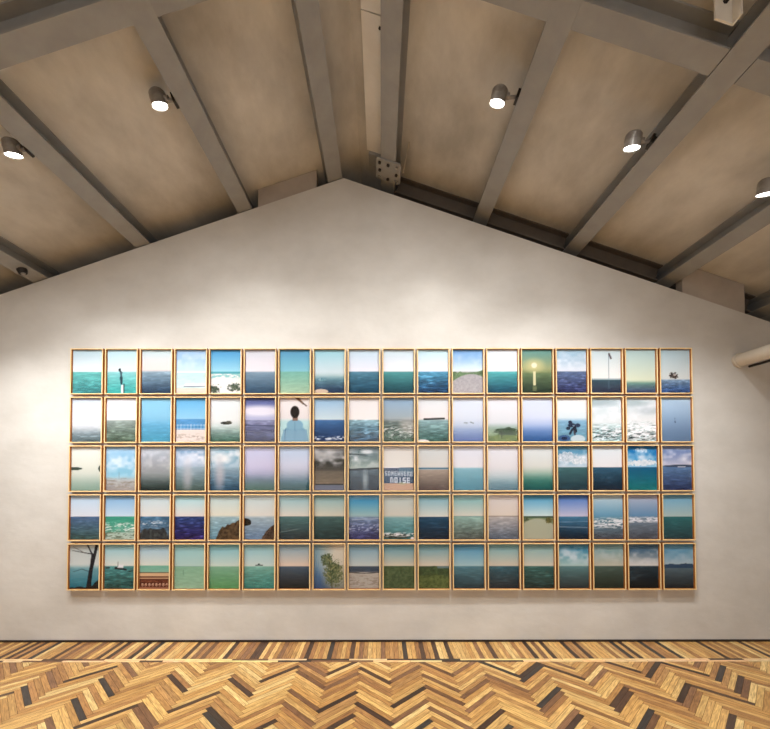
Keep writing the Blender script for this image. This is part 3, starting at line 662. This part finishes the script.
("dark leaning tree trunk by the bay", 'bcc8c0', 'd4dcd4', '78aeb4', '1c7084', .5, .12, .1, 0, "p.line(.62,1,.70,.55,.08,'181c24',1,.06);p.line(.70,.58,.74,.22,.05,'1e1c24',1,.035);p.line(.72,.55,.88,.02,.045,'1c1c22',1,.05);p.line(.74,.24,.55,-.02,.028,'24242a',1,.02);p.line(.72,.22,.08,.14,.018,'3c3838',1,.008);p.line(.5,.2,.1,.05,.012,'605854',1,.006);p.line(.66,.62,.4,.56,.010,'2c3c40');p.line(.4,.56,.12,.62,.008,'2c4a4c');p.land([(0,.97),(.5,.96),(.75,.93),(1,.75)],'14181a',.03,.2)"),
("white fishing boat on choppy grey sea", '8cccd4', 'e0e2d4', '4c9490', '1c4c48', .49, .03, .55, 0, "p.bush(.1,.53,.1,.03,'2c4448','3c5458',.7);p.line(.36,.535,.7,.57,.035,'181c20',1,.03);p.rect(.42,.46,.62,.53,'e8e8e4');p.line(.44,.4,.44,.5,.010,'38383c');p.line(.8,.61,.92,.60,.014,'182828')"),
("brown tiled balustrade in front of beach", '94c4d8', 'e0e2d0', '6cb498', 'c4dcc0', .48, .03, .1, 0, "p.rect(0,.63,1,.65,'6a5434');p.rect(0,.65,1,.72,'e0b484');p.rect(0,.72,1,1,'602818');p.rect(0,.755,1,.775,'e8c090')\nfor k in range(8): p.ell(.10+k*.115,.91,.035,.035,'d8a888');p.ell(.10+k*.115,.92,.014,.018,'703424')\np.rect(0,.97,1,1,'c89070',.7);p.foam(.80,.87,'8c4c34',.5)"),
("single pole standing in milky green water", '8cc8c8', 'b4d4c8', '84b894', '94c09c', .5, .01, .1, 0, "p.rect(.29,.58,.31,.70,'508070',.8);p.line(0,.505,1,.505,.006,'5c8480',.7)"),
("flat mint green sea and aqua sky", '74c0cc', 'ccdccc', '7cb490', '549c5c', .5, .01, .1, 0, ''),
("tiny boat on the jade horizon", '84c4cc', 'ccdcd2', '74b4a0', '2c7c70', .5, .01, .3, 0, "p.line(.38,.475,.6,.475,.014,'182c2c');p.ell(.48,.455,.04,.02,'3c4c4c')"),
("charcoal sea beneath peach sky", '7ca8bc', 'e8ccb0', '40586c', '0c1214', .5, .01, .1, 0, ''),
("leafy green plant before blue haze", '74a0ac', '84a4b0', '5c88a8', '30507c', .5, .5, 0, 0, "p.ell(.95,.35,.6,.6,'e0d4b8',.9,.9);p.ell(.9,.9,.5,.3,'8c8c70',.6,.9);p.bush(.42,.35,.24,.18,'2c4830','7c8458',.5);p.bush(.65,.65,.40,.36,'34482c','8c9060',.5);p.line(.6,1,.5,.3,.012,'4c4c30')\nfor k in range(9): p.line(.56,.4+.06*k,.56+(.2 if k%2 else -.2),.28+.06*k,.018,'405c34' if k%3 else '98985c',.9,.004)"),
("pale sand beach with dark tideline", '6ca0b8', 'c8cfc4', '34485c', '2c3844', .5, .01, .2, 0, "p.rect(0,.63,1,1,'b4aea0');p.line(0,.64,.5,.66,.012,'181c20');p.line(.5,.66,1,.64,.012,'20262a');p.foam(.68,1,'988c7c',.4)"),
("dense green marsh under cloudless sky", '549cb0', 'd8ccb0', '4c6438', '243c20', .5, .01, 0, 0, "p.land([(0,.5),(1,.5)],'2c4422',.01,.55,'5c7044')"),
("green shrubs with darker trees behind", '5ca0b0', 'e0d0b4', '3c5434', '2c4020', .5, .01, 0, 0, "p.land([(0,.56),(.3,.55),(.45,.5),(.55,.49),(.7,.55),(1,.56)],'22381f',.03,.5,'5c7440');p.rect(.62,.5,1,.545,'70909c',.8);p.land([(0,.72),(.5,.68),(1,.74)],'34481e',.04,.6,'6c7c40')"),
("blue grey sea under vivid cyan sky", '3c90bc', 'a8cccc', '4c8490', '1e3840', .5, .01, .25, 0, ''),
("dark petrol sea, aqua to cream sky", '6cb0b8', 'dcccb0', '2c606c', '18222a', .5, .01, .35, 0, ''),
("dark jade sea with slight ripples", '7cb4b4', 'dcd4bc', '386c64', '142e2c', .5, .01, .5, 0, ''),
("thin cloud in blue sky, grey sea", '3c90b8', 'b4d4cc', '5c8c8c', '223034', .5, .02, .15, .6, ''),
("olive grey sea beneath muted sky", '74a8b0', 'ccc8b0', '4c6458', '202c22', .5, .02, .2, .2, ''),
("stormy dark clouds over black rippled sea", '48708c', 'e8e4d8', '28404c', '0c1216', .5, .01, .5, .7, "p.ell(.3,.14,.5,.07,'48708c',.7,.8);p.ell(.8,.28,.4,.04,'708898',.5,.8)"),
("blue hills behind still grey water", '4c98c0', 'b8ccd0', '5c747c', '22282c', .54, .01, .12, .2, "p.land([(0,.47),(.25,.44),(.5,.455),(.75,.43),(1,.46)],'34506c',.02,.05) if False else p.mix(((p.y>np.interp(p.x,[0,.25,.5,.75,1],[.48,.45,.465,.44,.46]))&(p.y<.545))*1.0,'34506c')"),
]
ORD = ['first', 'second', 'third', 'fourth', 'fifth', 'sixth', 'seventh', 'eighth', 'ninth', 'tenth', 'eleventh', 'twelfth', 'thirteenth', 'fourteenth', 'fifteenth', 'sixteenth', 'seventeenth', 'eighteenth']
ROWN = ['top', 'second', 'middle', 'fourth', 'bottom']
GX0, GX1, GTOP, GBOT = -2.904, 2.912, 2.741, 0.490
FWD, FHT, DEP = 0.3055, 0.4330, 0.048           # frame width, height, depth
PX = (GX1 - GX0 - FWD) / 17.0
PZ = (GTOP - GBOT - FHT) / 4.0
FACE, REC = 0.0105, 0.022

# moulding: four mitred rails as one mesh (faces the room at y = -DEP), with the box sides behind
bm = bmesh.new()
def loop(w, h, y): return [bm.verts.new((sx * w / 2, y, sz * h / 2)) for sx, sz in ((-1, -1), (1, -1), (1, 1), (-1, 1))]
bv = 0.0012
iw, ih = FWD - 2 * FACE, FHT - 2 * FACE
rings = [loop(iw, ih, -0.004), loop(iw, ih, -DEP + bv), loop(iw + 2 * bv, ih + 2 * bv, -DEP), loop(FWD - 2 * bv, FHT - 2 * bv, -DEP), loop(FWD, FHT, -DEP + bv), loop(FWD, FHT, -0.004)]
for a, b_ in zip(rings, rings[1:] + rings[:1]):
    for i in range(4): bm.faces.new((a[i], a[(i + 1) % 4], b_[(i + 1) % 4], b_[i]))
frame_me = bpy.data.meshes.new('frame'); bmesh.ops.recalc_face_normals(bm, faces=bm.faces[:]); bm.to_mesh(frame_me); bm.free()
frame_me.materials.append(M['frame']); frame_me.materials.append(M['frame_side'])
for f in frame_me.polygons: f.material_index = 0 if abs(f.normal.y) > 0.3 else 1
bm = bmesh.new(); box(bm, -iw / 2 + .0005, iw / 2 - .0005, -DEP + REC + 0.002, -0.001, -ih / 2 + .0005, ih / 2 - .0005)
back_me = bpy.data.meshes.new('backing_board'); bmesh.ops.recalc_face_normals(bm, faces=bm.faces[:]); bm.to_mesh(back_me); bm.free()
back_me.materials.append(M['base'])
bm = bmesh.new(); yg = -DEP + 0.006; box(bm, -iw / 2 + .0005, iw / 2 - .0005, yg, yg + 0.002, -ih / 2 + .0005, ih / 2 - .0005)
glass_me = bpy.data.meshes.new('glazing'); bmesh.ops.recalc_face_normals(bm, faces=bm.faces[:]); bm.to_mesh(glass_me); bm.free()
glass_me.materials.append(M['glass'])

def make_print(idx):
    d = PICS[idx]; big = 'text(' in d[9]
    nx, ny = (85, 121) if big else (49, 71)
    p = Pic(nx, ny, idx + 1); p.sky(*d[1:9])
    if d[9]:
        for stmt in d[9].split('\n'): exec(stmt, {'p': p, 'np': np, 'hx': hx})
    # colour of the printed paper
    g_ = p.img.mean(-1, keepdims=True); lin = srgb(np.clip(g_ + (p.img - g_) * 0.88, 0, 255)) * np.array([0.89, 0.90, 1.0])
    w, h = iw - 0.002, ih - 0.002; y = -DEP + REC
    X = (p.x - .5) * w; Z = (.5 - p.y) * h
    co = np.stack([X, np.full_like(X, y), Z], -1).reshape(-1, 3)
    idm = np.arange(nx * ny).reshape(ny, nx)
    q = np.stack([idm[1:, :-1], idm[1:, 1:], idm[:-1, 1:], idm[:-1, :-1]], -1).reshape(-1, 4)
    me = bpy.data.meshes.new('photo_print'); me.from_pydata(co.tolist(), [], q.tolist())
    ca = me.color_attributes.new('Col', 'FLOAT_COLOR', 'POINT')
    ca.data.foreach_set('color', np.concatenate([lin, np.ones((ny, nx, 1))], -1).astype('f').ravel())
    me.materials.append(M['print'])
    return me
for r in range(5):
    for c in range(18):
        i = r * 18 + c
        x = GX0 + FWD / 2 + c * PX; z = GTOP - FHT / 2 - r * PZ
        t = empty('framed_photograph', (x, 0, z))
        tag(t, 'framed print of %s, %s in %s row' % (PICS[i][0], ORD[c], ROWN[r]), 'framed photograph', 'framed sea photographs hung in five rows')
        for nm, me in (('frame', frame_me), ('backing_board', back_me), ('photo_print', make_print(i)), ('glazing', glass_me)):
            o = bpy.data.objects.new(nm, me); C.objects.link(o); o.parent = t
